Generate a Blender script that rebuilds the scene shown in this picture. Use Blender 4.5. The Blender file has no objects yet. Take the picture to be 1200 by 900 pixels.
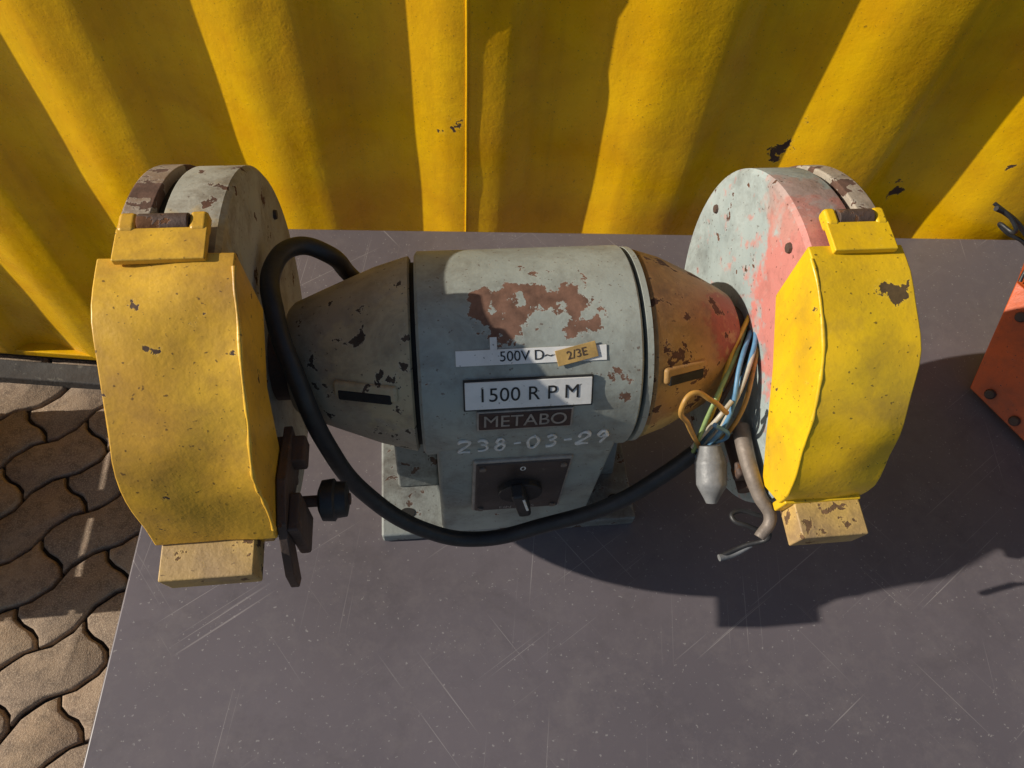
import bpy, bmesh, math, random
from mathutils import Vector, Matrix, noise
random.seed(4)
S=bpy.context.scene
C=S.collection
T=0.86            # table top height
rad=math.radians

# ---------------------------------------------------------------- materials
def nt(name):
    m=bpy.data.materials.new(name); m.use_nodes=True
    t=m.node_tree; t.nodes.clear()
    o=t.nodes.new('ShaderNodeOutputMaterial'); b=t.nodes.new('ShaderNodeBsdfPrincipled')
    t.links.new(b.outputs[0],o.inputs[0])
    return m,t,b
def N(t,typ,**k):
    n=t.nodes.new(typ)
    for a,v in k.items(): setattr(n,a,v)
    return n
def L(t,a,b): t.links.new(a,b)
def noise_n(t,vec,scale,detail=3,rough=.6,dist=0):
    n=N(t,'ShaderNodeTexNoise'); n.inputs['Scale'].default_value=scale
    n.inputs['Detail'].default_value=detail; n.inputs['Roughness'].default_value=rough
    n.inputs['Distortion'].default_value=dist
    L(t,vec,n.inputs['Vector']); return n.outputs['Fac']
def math_n(t,op,a,b=None,clamp=False):
    n=N(t,'ShaderNodeMath',operation=op,use_clamp=clamp)
    for i,v in enumerate((a,b)):
        if v is None: continue
        if isinstance(v,(int,float)): n.inputs[i].default_value=v
        else: L(t,v,n.inputs[i])
    return n.outputs[0]
def step(t,v,lo,hi):
    n=N(t,'ShaderNodeMapRange'); n.clamp=True
    n.inputs[1].default_value=lo; n.inputs[2].default_value=hi
    L(t,v,n.inputs[0]); return n.outputs[0]
def mixc(t,f,a,b,blend='MIX'):
    n=N(t,'ShaderNodeMix',data_type='RGBA',blend_type=blend)
    if isinstance(f,(int,float)): n.inputs[0].default_value=f
    else: L(t,f,n.inputs[0])
    for i,v in ((6,a),(7,b)):
        if isinstance(v,tuple): n.inputs[i].default_value=(*v[:3],1)
        else: L(t,v,n.inputs[i])
    return n.outputs[2]
def blob(t,vec,c,r):
    d=N(t,'ShaderNodeVectorMath',operation='DISTANCE'); L(t,vec,d.inputs[0]); d.inputs[1].default_value=c
    m=math_n(t,'DIVIDE',d.outputs['Value'],r); return math_n(t,'SUBTRACT',1.0,m,True)
def paint(name,base,var=None,chip=(.10,.045,.03),thr=.70,cscale=28,patches=(),tints=(),
          dirt=.35,dirtcol=(.05,.035,.025),rough=.45,bump=.25,metal=0,fine=1.0,gs=16,streak=0,streakcol=(.2,.1,.02)):
    m,t,b=nt(name)
    tc=N(t,'ShaderNodeTexCoord').outputs['Object']
    big=noise_n(t,tc,9,2,.6); mid=noise_n(t,tc,45,4,.65); fn=noise_n(t,tc,230,1,.6)
    var=var or tuple(c*.72 for c in base)
    col=mixc(t,step(t,big,.35,.68),base,var)
    for (c,r,cc,s) in tints:
        f=blob(t,tc,c,r); nn=math_n(t,'MULTIPLY',step(t,mid,.25,.7),.6)
        f=math_n(t,'ADD',f,math_n(t,'SUBTRACT',nn,.34)); f=math_n(t,'MULTIPLY',step(t,f,.12,.32),s)
        col=mixc(t,f,col,cc)
    g=math_n(t,'MULTIPLY',step(t,noise_n(t,tc,gs,5,.75,.3),.46,.70),dirt)
    col=mixc(t,g,col,dirtcol)
    if streak:
        mp=N(t,'ShaderNodeMapping'); mp.inputs['Scale'].default_value=(26,26,2.2); L(t,tc,mp.inputs['Vector'])
        sv=math_n(t,'MULTIPLY',step(t,noise_n(t,mp.outputs[0],1,4,.7),.50,.72),streak)
        col=mixc(t,sv,col,streakcol)
    sp=step(t,fn,.70,.75)
    col=mixc(t,math_n(t,'MULTIPLY',sp,.7*fine),col,tuple(c*.45 for c in chip))
    v=noise_n(t,tc,cscale,5,.62,.2)
    for (c,r,s) in patches:
        v=math_n(t,'ADD',v,math_n(t,'MULTIPLY',blob(t,tc,c,r),s))
    cm=step(t,v,thr,thr+.012); halo=step(t,v,thr-.035,thr)
    col=mixc(t,math_n(t,'MULTIPLY',halo,.35),col,tuple(min(1,c*1.1+.05) for c in base))
    cc=mixc(t,step(t,mid,.35,.65),chip,tuple(c*.5 for c in chip))
    col=mixc(t,cm,col,cc)
    L(t,col,b.inputs['Base Color'])
    r=math_n(t,'ADD',math_n(t,'MULTIPLY',cm,.35),math_n(t,'ADD',math_n(t,'MULTIPLY',mid,.25),rough-.12),True)
    L(t,r,b.inputs['Roughness']); b.inputs['Metallic'].default_value=metal
    h=math_n(t,'SUBTRACT',math_n(t,'ADD',math_n(t,'MULTIPLY',mid,.5),math_n(t,'MULTIPLY',fn,.12)),math_n(t,'MULTIPLY',cm,.35))
    bp=N(t,'ShaderNodeBump'); bp.inputs['Strength'].default_value=bump; bp.inputs['Distance'].default_value=.006
    L(t,h,bp.inputs['Height']); L(t,bp.outputs[0],b.inputs['Normal'])
    return m
def plain(name,c,rough=.5,metal=0,bump=.1):
    m,t,b=nt(name); tc=N(t,'ShaderNodeTexCoord').outputs['Object']
    n=noise_n(t,tc,60,3,.65)
    L(t,mixc(t,step(t,n,.3,.7),c,tuple(x*.6 for x in c)),b.inputs['Base Color'])
    L(t,math_n(t,'ADD',math_n(t,'MULTIPLY',n,.3),rough-.15),b.inputs['Roughness']); b.inputs['Metallic'].default_value=metal
    bp=N(t,'ShaderNodeBump'); bp.inputs['Strength'].default_value=bump; bp.inputs['Distance'].default_value=.003
    L(t,n,bp.inputs['Height']); L(t,bp.outputs[0],b.inputs['Normal'])
    return m

RUST=(.13,.055,.03)
M_wall=paint('container_yellow',(.90,.53,.003),(.80,.42,.003),chip=(.08,.045,.035),thr=.78,cscale=26,
   patches=[((.600,.02,.99),.05,.38),((.615,.02,1.07),.03,.42),((.30,.02,1.09),.022,.42),((-.46,.01,1.28),.05,.3),((1.04,.03,1.01),.06,.40),((.86,.03,.91),.05,.33),((-.02,0,1.0),.06,.27),((-.06,0,1.05),.04,.25),((-.85,0,.58),.06,.3),((-.55,0,1.03),.03,.3)],
   dirt=.20,dirtcol=(.30,.14,.01),rough=.28,bump=.3,fine=.7,gs=7,streak=.22,streakcol=(.32,.15,.01))
M_grey=paint('motor_grey',(.36,.39,.35),(.27,.30,.28),chip=(.23,.12,.08),thr=.70,cscale=40,
   patches=[((.02,-.015,.458),.075,.27),((-.03,-.04,.45),.04,.20),((.075,-.045,.445),.045,.22),((-.04,-.02,.455),.03,.18),((.10,-.095,.40),.03,.18)],dirt=.5,dirtcol=(.10,.08,.06),rough=.5,bump=.2,streak=.25,streakcol=(.14,.11,.08))
M_base=paint('base_grey',(.25,.27,.26),(.17,.17,.16),chip=(.13,.08,.06),thr=.60,cscale=34,dirt=.75,rough=.6,bump=.3)
M_coneL=paint('cone_grey',(.44,.39,.29),(.34,.28,.20),chip=(.10,.07,.05),thr=.62,cscale=46,dirt=.5,dirtcol=(.08,.06,.045),rough=.6,
   tints=[((-.13,-.06,.42),.09,(.52,.42,.24),.6)])
M_coneR=paint('cone_yellow',(.40,.23,.07),(.24,.12,.055),chip=(.11,.05,.03),thr=.59,cscale=38,dirt=.6,rough=.55,
   tints=[((.245,-.02,.40),.055,(.30,.05,.03),.75),((.15,-.09,.30),.07,(.52,.38,.14),.8)])
M_gH=paint('guard_grey',(.40,.39,.33),(.28,.28,.24),chip=RUST,thr=.62,cscale=36,dirt=.75,dirtcol=(.10,.07,.045),rough=.55,bump=.3,
   tints=[((-.30,-.03,.55),.07,(.42,.30,.12),.6)])
M_gHR=paint('guard_grey_pink',(.40,.46,.45),(.29,.35,.35),chip=RUST,thr=.66,cscale=36,dirt=.45,rough=.55,bump=.3,
   tints=[((.27,-.065,.49),.135,(.58,.20,.17),.92),((.28,.04,.53),.06,(.50,.27,.23),.6)])
M_cover=paint('cover_rusty',(.42,.38,.31),(.24,.16,.11),chip=(.15,.08,.055),thr=.55,cscale=30,dirt=.6,rough=.65,bump=.4)
M_yL=paint('guard_yellow',(.82,.48,.04),(.64,.35,.035),chip=(.12,.065,.035),thr=.68,cscale=42,dirt=.6,dirtcol=(.30,.16,.04),rough=.40,bump=.22,
   patches=[((-.32,-.15,.45),.04,.26),((-.30,-.19,.36),.03,.2)],gs=11,streak=.3,streakcol=(.32,.17,.05))
M_yR=paint('guard_yellow_b',(.84,.54,.012),(.70,.42,.012),chip=(.13,.08,.03),thr=.685,cscale=42,dirt=.55,dirtcol=(.34,.20,.03),rough=.36,bump=.2,
   patches=[((.335,-.08,.525),.022,.26)],gs=11,streak=.3,streakcol=(.34,.2,.04))
M_tab=paint('tab_yellow',(.62,.40,.09),(.42,.28,.13),chip=(.2,.11,.05),thr=.58,cscale=40,dirt=.65,dirtcol=(.16,.10,.06),rough=.6,bump=.4)
M_rust=paint('rusty_steel',(.12,.07,.05),(.06,.045,.04),chip=(.2,.09,.04),thr=.6,dirt=.4,rough=.7,bump=.5,metal=.2)
M_dark=plain('dark_gap',(.015,.014,.013),.8)
M_black=plain('rubber_black',(.026,.026,.028),.5,0,.25)
M_switch=paint('switch_dark',(.055,.042,.038),(.035,.03,.03),chip=(.2,.17,.13),thr=.66,cscale=60,dirt=.4,rough=.45,bump=.15)
M_steel=plain('worn_steel',(.25,.21,.18),.6,.3,.4)
M_label=paint('label_white',(.80,.80,.78),(.70,.70,.68),chip=(.3,.28,.25),thr=.74,cscale=60,dirt=.25,dirtcol=(.25,.22,.18),rough=.4,bump=.05)
M_kraft=plain('label_kraft',(.56,.36,.12),.6)
M_ink=plain('ink',(.02,.02,.02),.6)
M_chalk=plain('chalk',(.84,.84,.80),.9)
M_plate=plain('nameplate_dark',(.09,.06,.055),.45,.3)
M_letter=plain('nameplate_letter',(.42,.39,.35),.4,.2)
M_orange=paint('orange_paint',(.62,.10,.012),(.5,.08,.012),chip=(.08,.04,.03),thr=.68,dirt=.4,rough=.45)
M_tape=plain('grey_tape',(.22,.225,.23),.5,0,.4)
M_wood=plain('shade_pallet_wood',(.32,.22,.13),.8,0,.4)
wcol={'yellow':(.65,.42,.04),'blue':(.12,.28,.46),'green':(.30,.42,.16),'brown':(.14,.07,.04),'white':(.55,.5,.4),'ochre':(.55,.30,.07)}
M_w={k:plain('wire_'+k,v,.45) for k,v in wcol.items()}

def table_mat():
    m,t,b=nt('table_painted_steel'); tc=N(t,'ShaderNodeTexCoord').outputs['Object']
    big=noise_n(t,tc,3,3,.6)
    col=mixc(t,step(t,big,.3,.7),(.160,.140,.153),(.116,.102,.114))
    col=mixc(t,math_n(t,'MULTIPLY',step(t,noise_n(t,tc,12,6,.8),.48,.75),.5),col,(.215,.19,.19))
    col=mixc(t,math_n(t,'MULTIPLY',step(t,noise_n(t,tc,5,6,.8,.5),.52,.75),.4),col,(.075,.065,.07))
    sp=step(t,noise_n(t,tc,240,1,.5),.72,.75); col=mixc(t,math_n(t,'MULTIPLY',sp,.5),col,(.40,.38,.37))
    acc=None
    for i,(ang,sc) in enumerate(((.6,3.0),(-.9,2.6),(1.45,3.4))):
        mp=N(t,'ShaderNodeMapping',vector_type='TEXTURE'); mp.inputs['Rotation'].default_value=(0,0,ang); mp.inputs['Scale'].default_value=(.9,1/170,1)
        mp.inputs['Location'].default_value=(i*3.1,i*7.3,0)
        L(t,tc,mp.inputs['Vector'])
        s=step(t,noise_n(t,mp.outputs[0],sc,0,.4),.785,.83)
        acc=s if acc is None else math_n(t,'MAXIMUM',acc,s)
    gate=step(t,noise_n(t,tc,9,1,.5),.42,.60)
    acc=math_n(t,'MULTIPLY',acc,gate)
    col=mixc(t,math_n(t,'MULTIPLY',acc,.42),col,(.42,.39,.38))
    L(t,col,b.inputs['Base Color'])
    L(t,math_n(t,'ADD',math_n(t,'MULTIPLY',big,.22),.24),b.inputs['Roughness'])
    bp=N(t,'ShaderNodeBump'); bp.inputs['Strength'].default_value=.12; bp.inputs['Distance'].default_value=.002
    L(t,math_n(t,'SUBTRACT',big,acc),bp.inputs['Height']); L(t,bp.outputs[0],b.inputs['Normal']); return m
M_table=table_mat()
def stone_mat():
    m,t,b=nt('paver_concrete'); tc=N(t,'ShaderNodeTexCoord').outputs['Object']
    at=N(t,'ShaderNodeAttribute',attribute_name='tone').outputs['Fac']
    big=noise_n(t,tc,4,3,.65); sand=noise_n(t,tc,300,2,.7); mid=noise_n(t,tc,30,5,.75)
    col=mixc(t,step(t,big,.35,.65),(.46,.33,.21),(.29,.20,.14))
    col=mixc(t,math_n(t,'MULTIPLY',at,.6),col,(.18,.135,.105))
    col=mixc(t,math_n(t,'MULTIPLY',step(t,mid,.45,.65),.65),col,(.11,.08,.06))
    col=mixc(t,math_n(t,'MULTIPLY',step(t,sand,.5,.62),.45),col,(.58,.46,.33))
    L(t,col,b.inputs['Base Color']); b.inputs['Roughness'].default_value=.9
    h=math_n(t,'ADD',math_n(t,'MULTIPLY',sand,.5),mid)
    bp=N(t,'ShaderNodeBump'); bp.inputs['Strength'].default_value=.6; bp.inputs['Distance'].default_value=.005
    L(t,h,bp.inputs['Height']); L(t,bp.outputs[0],b.inputs['Normal']); return m
M_stone=stone_mat()
M_sand=plain('joint_dirt',(.055,.042,.032),.95,0,.6)
M_under=paint('old_concrete_dark',(.085,.08,.075),(.05,.045,.042),chip=(.16,.15,.13),thr=.62,dirt=.6,rough=.85,bump=.6)

# ---------------------------------------------------------------- mesh helpers
def finish(name,me,mat,parent=None,bevel=0,seg=2,sharp=32,loc=None):
    o=bpy.data.objects.new(name,me); C.objects.link(o)
    if mat: me.materials.append(mat)
    bm=bmesh.new(); bm.from_mesh(me); bmesh.ops.recalc_face_normals(bm,faces=bm.faces); bm.to_mesh(me); bm.free()
    for p in me.polygons: p.use_smooth=True
    me.set_sharp_from_angle(angle=rad(sharp))
    if bevel:
        bv=o.modifiers.new('b','BEVEL'); bv.width=bevel; bv.segments=seg; bv.limit_method='ANGLE'; bv.angle_limit=rad(sharp); bv.harden_normals=True
    if parent: o.parent=parent
    if loc: o.location=loc
    return o
def meshobj(name,v,f,mat,parent=None,**k):
    me=bpy.data.meshes.new(name); me.from_pydata([tuple(x) for x in v],[],f); me.update()
    return finish(name,me,mat,parent,**k)
def box(name,c,s,mat,parent=None,bevel=.002,rot=None,**k):
    M=rot or Matrix.Identity(3)
    v=[]
    for i in (-1,1):
        for j in (-1,1):
            for l in (-1,1):
                v.append(Vector(c)+M@Vector((i*s[0]/2,j*s[1]/2,l*s[2]/2)))
    f=[(0,1,3,2),(4,6,7,5),(0,4,5,1),(2,3,7,6),(0,2,6,4),(1,5,7,3)]
    return meshobj(name,v,f,mat,parent,bevel=bevel,**k)
def prism(name,poly,x0,x1,mat,parent=None,bevel=.003,nx=1,wob=0,**k):
    n=len(poly); v=[];f=[]
    for i in range(nx+1):
        x=x0+(x1-x0)*i/nx
        for (y,z) in poly:
            p=Vector((x,y,z))
            if wob: 
                w=noise.noise(p*17)*wob; d=Vector((0,y,z-.34)).normalized(); p+=d*w; p.x+=noise.noise(Vector((i*0,y,z))*13+Vector((7,3,1)))*wob*.5
            v.append(p)
    for i in range(nx):
        for j in range(n):
            a=i*n+j;b=i*n+(j+1)%n; f.append((a,b,b+n,a+n))
    f.append(tuple(range(n))); f.append(tuple(range(nx*n+n-1,nx*n-1,-1)))
    return meshobj(name,v,f,mat,parent,bevel=bevel,**k)
def lathe(name,prof,mat,parent=None,seg=72,cy=0,cz=.34,bevel=0,**k):
    v=[];f=[];n=len(prof)
    for (x,r) in prof:
        for s in range(seg):
            a=2*math.pi*s/seg; v.append((x,cy+r*math.cos(a),cz+r*math.sin(a)))
    for i in range(n-1):
        for s in range(seg):
            t=(s+1)%seg; f.append((i*seg+s,i*seg+t,(i+1)*seg+t,(i+1)*seg+s))
    f.append(tuple(range(seg))); f.append(tuple(range((n-1)*seg,n*seg)))
    return meshobj(name,v,f,mat,parent,bevel=bevel,**k)
def tube(name,pts,r,mat,parent=None,res=6,poly=False):
    cu=bpy.data.curves.new(name,'CURVE'); cu.dimensions='3D'; cu.bevel_depth=r; cu.bevel_resolution=res; cu.resolution_u=12; cu.use_fill_caps=True
    sp=cu.splines.new('BEZIER'); sp.bezier_points.add(len(pts)-1)
    for b,p in zip(sp.bezier_points,pts):
        b.co=p; b.handle_left_type=b.handle_right_type='VECTOR' if poly else 'AUTO'
    cu.materials.append(mat); o=bpy.data.objects.new(name,cu); C.objects.link(o)
    if parent: o.parent=parent
    return o
def text(name,s,size,loc,M,mat,parent,ext=.0004,sx=1.0,space=1.0):
    cu=bpy.data.curves.new(name,'FONT'); cu.body=s; cu.size=size; cu.align_x='CENTER'; cu.align_y='CENTER'; cu.extrude=ext; cu.space_character=space
    cu.materials.append(mat); o=bpy.data.objects.new(name,cu); C.objects.link(o); o.parent=parent
    o.matrix_local=Matrix.Translation(loc)@M.to_4x4()@Matrix.Diagonal((sx,1,1,1)); return o
def empty(name,loc,rz=0):
    e=bpy.data.objects.new(name,None); C.objects.link(e); e.location=loc; e.rotation_euler=(0,0,rz); return e

# ---------------------------------------------------------------- camera
CAMZ=T+1.02
cam=bpy.data.cameras.new('cam'); co=bpy.data.objects.new('camera',cam); C.objects.link(co)
R=Matrix.Rotation(rad(31),4,'X')@Matrix.Rotation(rad(-4),4,'Y')
co.matrix_world=Matrix.Translation((0,0,CAMZ))@R
cam.sensor_width=36; cam.lens=24.9; cam.clip_start=.02; cam.clip_end=500
S.camera=co
def U(px,py,z):
    d=R.to_3x3()@Vector(((px-600)/831,(450-py)/831,-1)); k=(z-1.02)/d.z
    return (d.x*k,d.y*k,z)

# ---------------------------------------------------------------- ground
def ground():
    meshobj('ground',[(-150,-150,0),(150,-150,0),(150,150,0),(-150,150,0)],[(0,1,2,3)],M_sand)
    v=[];f=[];tone=[]
    Ls,hs,A,B=.232,.132,.014,.010
    ang=rad(38); ca,sa=math.cos(ang),math.sin(ang)
    tri=lambda u: math.sin(2*math.pi*u)+.18*math.sin(6*math.pi*u)
    def w(x): return A*tri(x/Ls)
    g=.0045
    for r in range(-34,35):
        for c in range(-20,21):
            x0=c*Ls+(r%2)*Ls/2; y0=r*hs
            cx,cy=x0+Ls/2,y0+hs/2
            X=cx*ca-cy*sa; Y=cx*sa+cy*ca
            if not(-2.8<X<1.6 and -1.6<Y<1.4): continue
            def endx(yy,xb): return xb+B*math.sin(2*math.pi*yy)
            n=8
            poly=[]
            for i in range(n+1): x=x0+g+(Ls-2*g)*i/n; poly.append((x,y0+g+w(x-x0+ (r%2)*Ls/2)))
            for i in range(1,5): u=i/5; poly.append((endx(u,x0+Ls-g),y0+hs*u+w(Ls+(r%2)*Ls/2)*1.0))
            for i in range(n,-1,-1): x=x0+g+(Ls-2*g)*i/n; poly.append((x,y0+hs-g+w(x-x0+(r%2)*Ls/2)))
            for i in range(4,0,-1): u=i/5; poly.append((endx(u,x0+g),y0+hs*u+w((r%2)*Ls/2)))
            m=len(poly); base=len(v)
            poly=[(px+noise.noise(Vector((px*40,py*40,0)))*.0025,py+noise.noise(Vector((px*40,py*40,8)))*.0025) for px,py in poly]
            dz=random.uniform(-.003,.003); tx=random.uniform(-.018,.018); ty=random.uniform(-.018,.018)
            pcx=sum(p[0] for p in poly)/m; pcy=sum(p[1] for p in poly)/m
            for (k,zz) in ((1,.001),(1,.012),(.97,.0170),(.92,.019)):
                for (x,y) in poly:
                    kx=pcx+(x-pcx)*(1-(1-k)*.7); ky=pcy+(y-pcy)*(1-(1-k)*1.2)
                    v.append((kx*ca-ky*sa,kx*sa+ky*ca,zz+(dz+tx*(x-pcx)+ty*(y-pcy) if zz>.002 else 0)))
            tn=random.random()
            for q in range(3):
                for i in range(m):
                    a=base+q*m+i;b=base+q*m+(i+1)%m; f.append((a,b,b+m,a+m)); tone.append(tn)
            f.append(tuple(base+3*m+i for i in range(m))); tone.append(tn)
    o=meshobj('paving_stones',v,f,M_stone,sharp=60)
    at=o.data.attributes.new('tone','FLOAT','FACE')
    for i,p in enumerate(tone): at.data[i].value=p
ground()

# ---------------------------------------------------------------- container wall
cont=empty('shipping_container',(0,1.075,0),rad(-5))
def container():
    per=.350
    prof=[(-.178,1),(-.160,.94),(-.050,.07),(-.022,0),(.050,0),(.066,.08),(.098,.92),(.114,1)]
    dep=.037; xs=[]
    for k in range(-13,14):
        for (x,d) in prof: xs.append((x+k*per+.024,d*dep))
    pts=[]
    for i in range(len(xs)-1):
        a,b=xs[i],xs[i+1]; n=max(1,int((b[0]-a[0])/.02))
        for j in range(n): pts.append((a[0]+(b[0]-a[0])*j/n,a[1]+(b[1]-a[1])*j/n))
    pts.append(xs[-1])
    z0,z1,nz=.075,2.5,90; v=[];f=[]
    def wn(x,z): return noise.noise(Vector((x*1.6,z*2.0,0)))*.004+noise.noise(Vector((x*9,z*7,5)))*.0014
    for j in range(nz+1):
        z=z0+(z1-z0)*j/nz
        for (x,d) in pts:
            dd=math.exp(-(((x-.07)/.03)**2+((z-1.26)/.05)**2))*.014
            v.append((x+noise.noise(Vector((0,z*3,9+x)))*.003,d+wn(x,z)+dd,z))
    n=len(pts)
    for j in range(nz):
        for i in range(n-1): a=j*n+i; f.append((a,a+1,a+n+1,a+n))
    meshobj('corrugated_panel',v,f,M_wall,cont,sharp=70)
    tube('weld_seam',[(.008+noise.noise(Vector((0,0,z*.9)))*.004,-.0005+wn(.008,z*.1),z*.1) for z in range(2,25)],.0026,M_wall,cont,3)
    x0,x1=-4.1,4.1
    box('bottom_rail',((x0+x1)/2,.035,.070),(x1-x0,.06,.024),M_wall,cont,.004)
    box('underframe',((x0+x1)/2,.05,.028),(x1-x0,.05,.052),M_under,cont,.004)
    box('top_rail',((x0+x1)/2,.02,2.54),(x1-x0,.09,.08),M_wall,cont,.004)
    box('roof_body',((x0+x1)/2,1.27,1.3),(x1-x0-.02,2.4,2.4),M_wall,cont,.01)
container()
K=empty('concrete_kerb',(0,1.075,0),rad(-5))
for i in range(9):
    x=-3.9+i*.9
    box('kerb_stone_%d'%i,(x+random.uniform(-.004,.004),-.036+random.uniform(-.004,.004),.024),(.88,.062,.052),M_under,K,.006)

# ---------------------------------------------------------------- table
tab=empty('steel_table',(0,0,0))
tx0,tx1,ty0,ty1=-.468,1.28,-.16,.957
box('tabletop',((tx0+tx1)/2,(ty0+ty1)/2,T-.015),(tx1-tx0,ty1-ty0,.03),M_table,tab,.004)
for i,(x,y) in enumerate(((tx0+.06,ty0+.06),(tx1-.06,ty0+.06),(tx0+.06,ty1-.06),(tx1-.06,ty1-.06))):
    box('leg_%d'%(i+1),(x,y,(T-.03+.02)/2),(.05,.05,T-.052),M_table,tab,.003)
box('apron_front',((tx0+tx1)/2,ty0+.05,T-.062),(tx1-tx0-.2,.03,.06),M_table,tab,.002)
box('apron_back',((tx0+tx1)/2,ty1-.05,T-.062),(tx1-tx0-.2,.03,.06),M_table,tab,.002)

# ---------------------------------------------------------------- grinder
G=empty('bench_grinder',(.055,.455,T),rad(3.4))
def arc(R,a0,a1,n,cz=.34):
    return [(-R*math.cos(rad(a0+(a1-a0)*i/n)),cz+R*math.sin(rad(a0+(a1-a0)*i/n))) for i in range(n+1)]
RM=.115
lathe('motor_body',[(-.104,RM-.004),(-.101,RM),(.123,RM),(.126,RM-.004)],M_grey,G,96)
prism('pedestal',[(-.113,.34)]+[(-.108,.36)]+[(.108,.36),(.113,.34),(.104,.024),(-.104,.024)],-.09,.112,M_grey,G,.006,seg=4)
box('base_plate',(.010,.005,.0125),(.375,.215,.025),M_base,G,.004)
for i,x in enumerate((-.14,.17)):
    for j,y in enumerate((-.07,.08)):
        v=[];n=20
        for zz in (.0245,.0262):
            for q in range(n): v.append((x+.011*math.cos(2*math.pi*q/n),y+.008*math.sin(2*math.pi*q/n),zz))
        meshobj('bolt_hole_%d%d'%(i,j),v,[tuple(range(n,2*n))]+[(q,(q+1)%n,n+(q+1)%n,n+q) for q in range(n)],M_dark,G)
for i,x in enumerate((-.122,.145)):
    prism('rib_%d'%i,[(-.03,.025),(.09,.025),(.09,.16),(.03,.20)],x-.03,x+.03,M_base,G,.004)
lathe('groove_l',[(-.112,RM-.012),(-.103,RM-.012)],M_dark,G)
lathe('groove_r',[(.125,RM-.012),(.132,RM-.012)],M_dark,G)
lathe('cone_l',[(-.242,.058),(-.236,.064),(-.20,.079),(-.15,.099),(-.118,.1085),(-.111,.110),(-.109,.107)],M_coneL,G,bevel=0)
lathe('ring_r',[(.129,.106),(.130,.113),(.136,.113),(.137,.106)],M_grey,G)
lathe('cone_r',[(.137,.108),(.142,.110),(.17,.101),(.21,.082),(.243,.063),(.252,.057),(.256,.05)],M_coneR,G)
lathe('shaft_collar_l',[(-.272,.045),(-.24,.045)],M_rust,G); lathe('shaft_collar_r',[(.25,.04),(.285,.04)],M_rust,G)
def vent(name,x0,x1,r0,r1,ang,mat):
    u=Vector((0,-math.cos(rad(ang)),math.sin(rad(ang)))); s=Vector((0,-u.z,u.y))
    a=Vector((x0,0,.34))+u*r0; b=Vector((x1,0,.34))+u*r1
    d=(b-a).normalized(); n=d.cross(s).normalized()
    if n.dot(u)<0:n=-n
    M=Matrix((d,s,n)).transposed()
    c=(a+b)/2
    box(name+'_hood',c+n*.0005-s*.003,((b-a).length,.018,.008),mat,G,.0038,rot=M,seg=4)
    box(name+'_slot',c+n*.0025+s*.002,((b-a).length*.84,.0115,.006),M_dark,G,.002,rot=M)
vent('vent_l',-.19,-.125,.084,.107,33,M_coneL); vent('vent_r',.148,.20,.109,.086,36,M_coneR)

def guard(tag,xo,xi,mh,my,Rg=.2,cz=.34,rh=.196,hin=0.0,te=-7,tz=.301):
    d=(xi-xo); xh=xi-d*hin
    xa=xo+d*.28; xb=xo+d*.37
    lathe('outer_cover'+tag,[(xo,rh-.012),(xo+d*.03,rh+.002),(xa,rh+.002)],M_cover,G,96,bevel=.002,cz=cz)
    lathe('cover_gap'+tag,[(xa,rh-.008),(xb,rh-.008)],M_dark,G,96,cz=cz)
    lathe('wheel_housing'+tag,[(xb,rh-.001),(xb+d*.02,rh),(xh-d*.04,rh),(xh,rh-.005)],mh,G,96,cz=cz)
    for k in range(5):
        a=rad(20+72*k); lathe('housing_bolt_%d'%k+tag,[(xh-d*.01,.006),(xh+d*.035,.005)],M_rust,G,8,cy=.165*math.cos(a),cz=cz+.165*math.sin(a))
    RY=Rg+.009; e=cz-.34
    p=arc(RY,80,te,20,cz)
    yl,zl=p[-1]
    p+=[(yl+.028,zl-.022),(-.134,.352+e),(-.088,.415+e),(-.030,.462+e)]
    prism('front_shell'+tag,p,xo-d*.03,xi+d*.06,my,G,.0018,nx=7,wob=.0065,sharp=28)
    # weld bead where the side plate meets the curved strip
    bead=[]
    xw=xi+d*.06
    for i,(y,z) in enumerate(arc(RY-.001,76,te+4,26,cz)):
        q=Vector((xw,y,z)); w=noise.noise(q*17)*.0065; dd=Vector((0,y,z-.34)).normalized()
        bead.append((xw+noise.noise(Vector((0,y,z))*13+Vector((7,3,1)))*.0065*.5,y+dd.y*w,z+dd.z*w))
    cu=tube('weld_bead'+tag,bead,.0022,my,G,3)
    for b_ in cu.data.splines[0].bezier_points: b_.radius=random.uniform(.6,1.3)
    a=rad(84); u=Vector((0,-math.cos(a),math.sin(a))); s=Vector((0,-math.sin(a),-math.cos(a)))
    M=Matrix((Vector((1,0,0)),s,u)).transposed(); ctr=Vector(((xo+xi)/2-d*.03,0,cz))
    W=abs(d)
    box('hinge_plate'+tag,ctr+u*(Rg+.011)+s*.008,(W*.72,.032,.007),my,G,.0015,rot=M)
    for k in (-1,1):
        box('hinge_lug%d'%k+tag,ctr+u*(Rg+.009)-s*.014+Vector((k*W*.28,0,0)),(W*.15,.020,.014),my,G,.004,rot=M)
    c=ctr+u*(Rg+.010)-s*.015
    lathe('hinge_pin'+tag,[(c.x-W*.2,.0085),(c.x+W*.2,.0085)],M_rust,G,24,cy=c.y,cz=c.z,bevel=.001)
    box('bottom_tab'+tag,(ctr.x-d*.02,-.222,tz+e),(W*.84,.044,.036),M_tab,G,.002,rot=Matrix.Rotation(rad(6),3,'X'))
    box('bottom_flange'+tag,(ctr.x+d*.03,-.203,tz+.007+e),(W*.98,.010,.03),my,G,.002,rot=Matrix.Rotation(rad(6),3,'X'))
guard('_l',-.352,-.250,M_gH,M_yL,.203,.352,.200,.12,2,.326); guard('_r',.354,.268,M_gHR,M_yR,.195,.342,.194,0,-2,.318)

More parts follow.
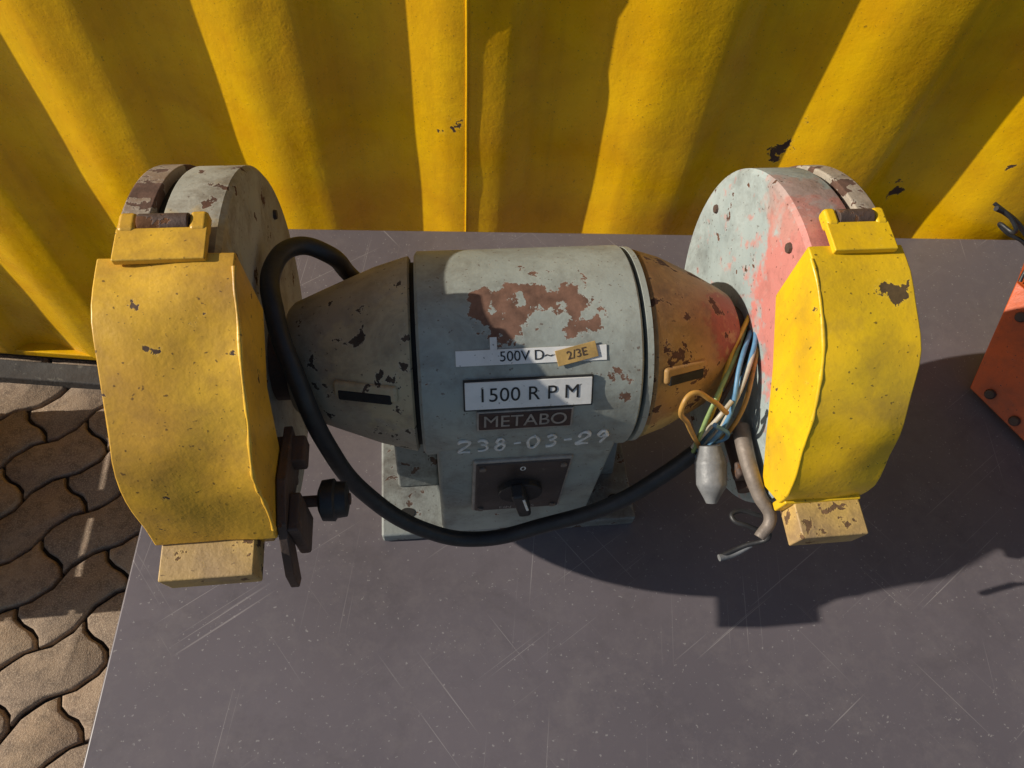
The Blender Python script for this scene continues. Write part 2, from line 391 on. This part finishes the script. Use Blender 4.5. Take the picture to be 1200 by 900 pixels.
def tang(ang):
    u=Vector((0,-math.cos(rad(ang)),math.sin(rad(ang)))); up=Vector((0,math.sin(rad(ang)),math.cos(rad(ang))))
    return u,Matrix((Vector((1,0,0)),up,u)).transposed()
def place(ang,x,r=RM): 
    u,M=tang(ang); return Vector((x,0,.34))+u*r,u,M
c,u,M=place(53,.010); box('sticker_base',c+u*.0005,(.152,.0155,.0012),M_label,G,.0003,rot=M)
text('sticker_text','500V D~',.0145,c+u*.0014+Vector((-.006,0,0)),M,M_ink,G,ext=.0001)
box('sticker_kraft',c+u*.0022+Vector((.045,0,0)),(.042,.016,.001),M_kraft,G,.0003,rot=M@Matrix.Rotation(rad(12),3,'Z'))
text('sticker_kraft_text','2/3E',.012,c+u*.0030+Vector((.045,0,0)),M@Matrix.Rotation(rad(12),3,'Z'),M_rust,G,ext=.0001)
box('sticker_torn',c+u*.0003+M@Vector((-.038,.008,0)),(.007,.024,.001),M_label,G,.0003,rot=M)
c,u,M=place(34,.006); box('speed_plate',c+u*.0012,(.132,.034,.003),M_ink,G,.0006,rot=M)
box('speed_plate_face',c+u*.0022,(.129,.0305,.003),M_label,G,.0006,rot=M)
text('speed_text','1500 R P M',.0215,c+u*.0041,M,M_ink,G,sx=1.0,space=1.03,ext=.0001)
c,u,M=place(18,.003); box('nameplate',c+u*.0006,(.100,.027,.003),M_letter,G,.001,rot=M)
box('nameplate_face',c+u*.0016,(.096,.023,.003),M_plate,G,.001,rot=M)
text('nameplate_text','METABO',.0225,c+u*.0036,M,M_letter,G,sx=1.0,ext=.0002)
Mf=Matrix((Vector((1,0,0)),Vector((0,0,1)),Vector((0,-1,0)))).transposed()
dig={'2':[[(0,.75),(.15,.97),(.45,1),(.6,.8),(.5,.55),(.2,.25),(0,0),(.3,.06),(.65,.02)]],
 '3':[[(.05,.9),(.3,1),(.55,.85),(.5,.62),(.25,.52),(.5,.48),(.62,.25),(.45,.03),(.1,.02)]],
 '8':[[(.5,.85),(.3,1),(.1,.82),(.2,.6),(.5,.42),(.58,.18),(.32,0),(.08,.16),(.18,.42),(.45,.62),(.52,.82)]],
 '-':[[(.05,.45),(.5,.5)]],
 '0':[[(.35,1),(.08,.75),(.05,.3),(.28,0),(.55,.2),(.6,.65),(.35,1)]],
 '9':[[(.55,.8),(.35,1),(.1,.85),(.12,.6),(.35,.5),(.55,.75),(.55,.4),(.4,.02)]]}
x=-.066; random.seed(9)
for i,ch in enumerate('238-03-29'):
    for st in dig[ch]:
        pts=[]
        for (a,b_) in st:
            px=x+a*.0190+random.uniform(-.0006,.0006); pz=.312+b_*.031+random.uniform(-.0008,.0008)+i*.0007
            yy=-.1152 if pz>.338 else -.1137+(.34-pz)*.0285
            pts.append((px,yy-.0008,pz))
        cu=tube('chalk_stroke_%d'%i,pts,.0018,M_chalk,G,2)
        for b_ in cu.data.splines[0].bezier_points: b_.radius=random.uniform(.65,1.2)
    x+=.0195 if ch!='-' else .0165
zc=.212
yb=-.113+(.34-zc)*.0285
box('switch_frame',(.008,yb-.003,zc),(.116,.008,.150),M_letter,G,.003)
box('switch_plate',(.008,yb-.005,zc),(.110,.008,.144),M_switch,G,.003)
text('switch_zero','0',.015,Vector((.008,yb-.0092,zc+.056)),Mf,M_chalk,G,ext=.0001)
text('switch_caption','EIN   AUS',.011,Vector((.008,yb-.0092,zc-.062)),Mf,M_letter,G,ext=.0001)
def cyl_y(name,c,r,y0,y1,mat,seg=32,bev=.0015):
    v=[];f=[]
    for y in (y0,y1):
        for s in range(seg): a=2*math.pi*s/seg; v.append((c[0]+r*math.cos(a),y,c[1]+r*math.sin(a)))
    for s in range(seg): t=(s+1)%seg; f.append((s,t,seg+t,seg+s))
    f+= [tuple(range(seg)),tuple(range(seg,2*seg))]
    return meshobj(name,v,f,mat,G,bevel=bev)
cyl_y('switch_dial',(.008,zc),.027,yb-.008,yb-.018,M_black)
box('switch_knob',(.008,yb-.026,zc),(.016,.020,.066),M_black,G,.004,rot=Matrix.Rotation(rad(-12),3,'Y'))
box('switch_pointer',(.0118,yb-.0365,zc+.010),(.003,.002,.034),M_chalk,G,.0005,rot=Matrix.Rotation(rad(-12),3,'Y'))
for i,(x,z) in enumerate(((-.039,zc-.062),(.055,zc-.062),(-.039,zc+.062),(.055,zc+.062))):
    cyl_y('switch_screw_%d'%i,(x,z),.004,yb-.008,yb-.0115,M_steel,16,.0005)

# ---- left tool rest
def plateYZ(name,poly,x0,x1,mat): return prism(name,poly,x0,x1,mat,G,.0015)
plateYZ('rest_plate',[(y,z+.030) for y,z in [(-.10,.34),(-.165,.355),(-.205,.34),(-.240,.29),(-.243,.262),(-.232,.255),(-.205,.30),(-.17,.31),(-.11,.29)]],-.242,-.233,M_rust)
box('rest_arm',(-.247,-.125,.358),(.055,.03,.022),M_rust,G,.003)
box('rest_arm_b',(-.228,-.190,.330),(.012,.04,.07),M_rust,G,.003)
lathe('rest_screw',[(-.24,.006),(-.18,.006)],M_rust,G,20,cy=-.165,cz=.325)
lathe('rest_knob',[(-.212,.012),(-.208,.021),(-.196,.022),(-.194,.019),(-.184,.018),(-.182,.010)],M_black,G,28,cy=-.165,cz=.325)
Gi=(Matrix.Translation((.055,.455,0))@Matrix.Rotation(rad(3.4),4,'Z')).inverted()
def W(l): return [Gi@Vector(p) for p in l]
cab=[(440,350,.33),(410,322,.37),(385,298,.42),(350,288,.44),(320,312,.45),(322,370,.44),(350,450,.40),(382,520,.33),(430,580,.24),(500,622,.17),(560,632,.14),(640,615,.16),(720,590,.20),(780,555,.24),(815,530,.27)]
tube('power_cable',W([U(*p) for p in cab]),.0098,M_black,G,8)
base=[(884,372,.385),(872,420,.385),(852,478,.35),(818,528,.27)]
off=[(0,-10),(9,4),(-9,-4),(4,-5),(14,8),(-16,6),(-2,8)]
for i,(cn,(dx,dy)) in enumerate(zip(('brown','white','yellow','blue','ochre','green','blue'),off)):
    pp=[(a+dx*(.5 if k==0 else 1.1 if k<3 else .45)+random.uniform(-6,6)*(k in(1,2)),b+dy,z+random.uniform(-.006,.006)) for k,(a,b,z) in enumerate(base)]
    tube('wire_%d_%s'%(i,cn),W([U(*p) for p in pp]),.0026,M_w[cn],G,4)
tube('wire_loop',W([U(*p) for p in [(852,484,.37),(832,468,.40),(812,461,.41),(800,476,.40),(806,496,.36),(820,524,.29)]]),.0028,M_w['ochre'],G,4)
tube('wire_loop_b',W([U(*p) for p in [(838,498,.36),(852,512,.32),(835,520,.30),(818,528,.28)]]),.0026,M_w['blue'],G,4)
tube('wire_loop_c',W([U(*p) for p in [(858,470,.37),(842,490,.36),(828,505,.33),(812,524,.285)]]),.0026,M_w['white'],G,4)
def blobtube(name,pts,radii,mat):
    o=tube(name,pts,1.0,mat,G,8)
    for b,r in zip(o.data.splines[0].bezier_points,radii): b.radius=r
    return o
blobtube('taped_end',W([U(*p) for p in [(832,522,.31),(833,542,.30),(834,568,.29),(834,590,.28)]]),[.012,.018,.017,.006],M_tape)
blobtube('rest_rod',W([U(*p) for p in [(868,500,.32),(878,545,.32),(890,580,.31),(903,608,.30),(890,630,.29)]]),[.010,.009,.008,.007,.006],M_steel)
tube('rest_rod_b',W([U(*p) for p in [(856,510,.29),(866,545,.28),(874,575,.28)]]),.009,M_rust,G)
box('rest_clamp',Gi@Vector(U(872,552,.30)),(.024,.018,.020),M_rust,G,.004)
tube('loose_strap',W([U(*p) for p in [(845,652,.24),(872,640,.25),(902,628,.27),(880,618,.28),(858,606,.28),(862,600,.28),(892,605,.28)]]),.0028,M_black,G,4)
tube('loose_strap_end',W([U(*p) for p in [(843,654,.24),(858,650,.24),(880,638,.25)]]),.004,M_tape,G,4)

# ---------------------------------------------------------------- orange machine at right edge
O=empty('orange_machine_housing',(0,0,T))
a=Vector(U(1137,455,.012)); b=Vector(U(1205,522,.012)); c_=Vector(U(1192,330,.16)); 
e=b-a; c2=c_+e*3; b2=a+e*3
v=[a,b2,c2,c_]
meshobj('sloped_panel',v+[Vector((x.x,x.y,max(.002,x.z-.005)))+Vector((.02,.02,0)) for x in v],[(0,1,2,3),(7,6,5,4),(0,4,5,1),(1,5,6,2),(2,6,7,3),(3,7,4,0)],M_orange,O,bevel=.002)
up=Vector((.06,.10,.03))
meshobj('upper_panel',[c_+Vector((0,0,.002)),c2+Vector((0,0,.002)),c2+up,c_+up,c_+up-Vector((-.02,.01,.06)),c2+up-Vector((-.02,.01,.06))],[(0,1,2,3),(3,2,5,4)],M_orange,O)
nrm=(b2-a).cross(c_-a).normalized()
for i,(s_,q_) in enumerate(((.12,.10),(.30,.08),(.1,.8))):
    p=a+e*s_*3*.8+(c_-a)*q_+nrm*.003
    vv=[];n=14
    ex=e.normalized(); ey=nrm.cross(ex)
    for hh,rr in ((0,.009),(.006,.007)):
        for k in range(n): vv.append(p+nrm*hh+(ex*math.cos(2*math.pi*k/n)+ey*math.sin(2*math.pi*k/n))*rr)
    meshobj('rivet_%d'%i,vv,[tuple(range(n,2*n))]+[(k,(k+1)%n,n+(k+1)%n,n+k) for k in range(n)],M_rust,O)
tube('lead_wire',[U(*p) for p in [(1196,330,.17),(1208,300,.2),(1200,284,.22),(1180,272,.23),(1172,262,.24),(1190,272,.25),(1185,255,.27),(1166,238,.28)]],.003,M_black,O,4)
tube('lead_wire_b',[U(*p) for p in [(1215,300,.2),(1200,270,.24),(1180,250,.27),(1168,244,.28)]],.004,M_black,O,4)

# ---------------------------------------------------------------- added shadow caster: invented pallet stack, unseen left of the frame
P=empty('added_shade_pallet',(-1.88,.70,.02),rad(4))  # invented off-frame stack, added to cast slatted shade on the left pavers
for lv in range(2):
    z=lv*.145
    for k in range(3):
        box('shade_bearer_%d%d'%(lv,k),(-.0,-.24+k*.24,z+.06),(.98,.08,.075),M_wood,P,.003)
    for k in range(7):
        box('shade_deck_%d%d'%(lv,k),(-.46+k*.153,0,z+.111),(.10,.58,.022),M_wood,P,.002)
        if k%3==0: box('shade_foot_%d%d'%(lv,k),(-.46+k*.153,0,z+.011),(.10,.58,.020),M_wood,P,.002)

# ---------------------------------------------------------------- light
phi=rad(1.5); el=rad(26.5)
sd=Vector((math.cos(el)*math.cos(phi),math.cos(el)*math.sin(phi),-math.sin(el)))
sun=bpy.data.lights.new('sun','SUN'); sun.energy=5.0; sun.angle=rad(.5); sun.color=(1,.92,.80)
so=bpy.data.objects.new('sun',sun); C.objects.link(so); so.rotation_euler=sd.to_track_quat('-Z','Y').to_euler(); so.location=(-3,0,4)
w=bpy.data.worlds.new('World'); S.world=w; w.use_nodes=True; t=w.node_tree
sk=t.nodes.new('ShaderNodeTexSky'); sk.sky_type='NISHITA'; sk.sun_disc=False; sk.sun_elevation=el; sk.sun_rotation=rad(270-1.5)
bg=t.nodes['Background']; bg.inputs[1].default_value=.078; t.links.new(sk.outputs[0],bg.inputs[0])
S.view_settings.view_transform='Standard'; S.view_settings.look='None'; S.view_settings.exposure=0
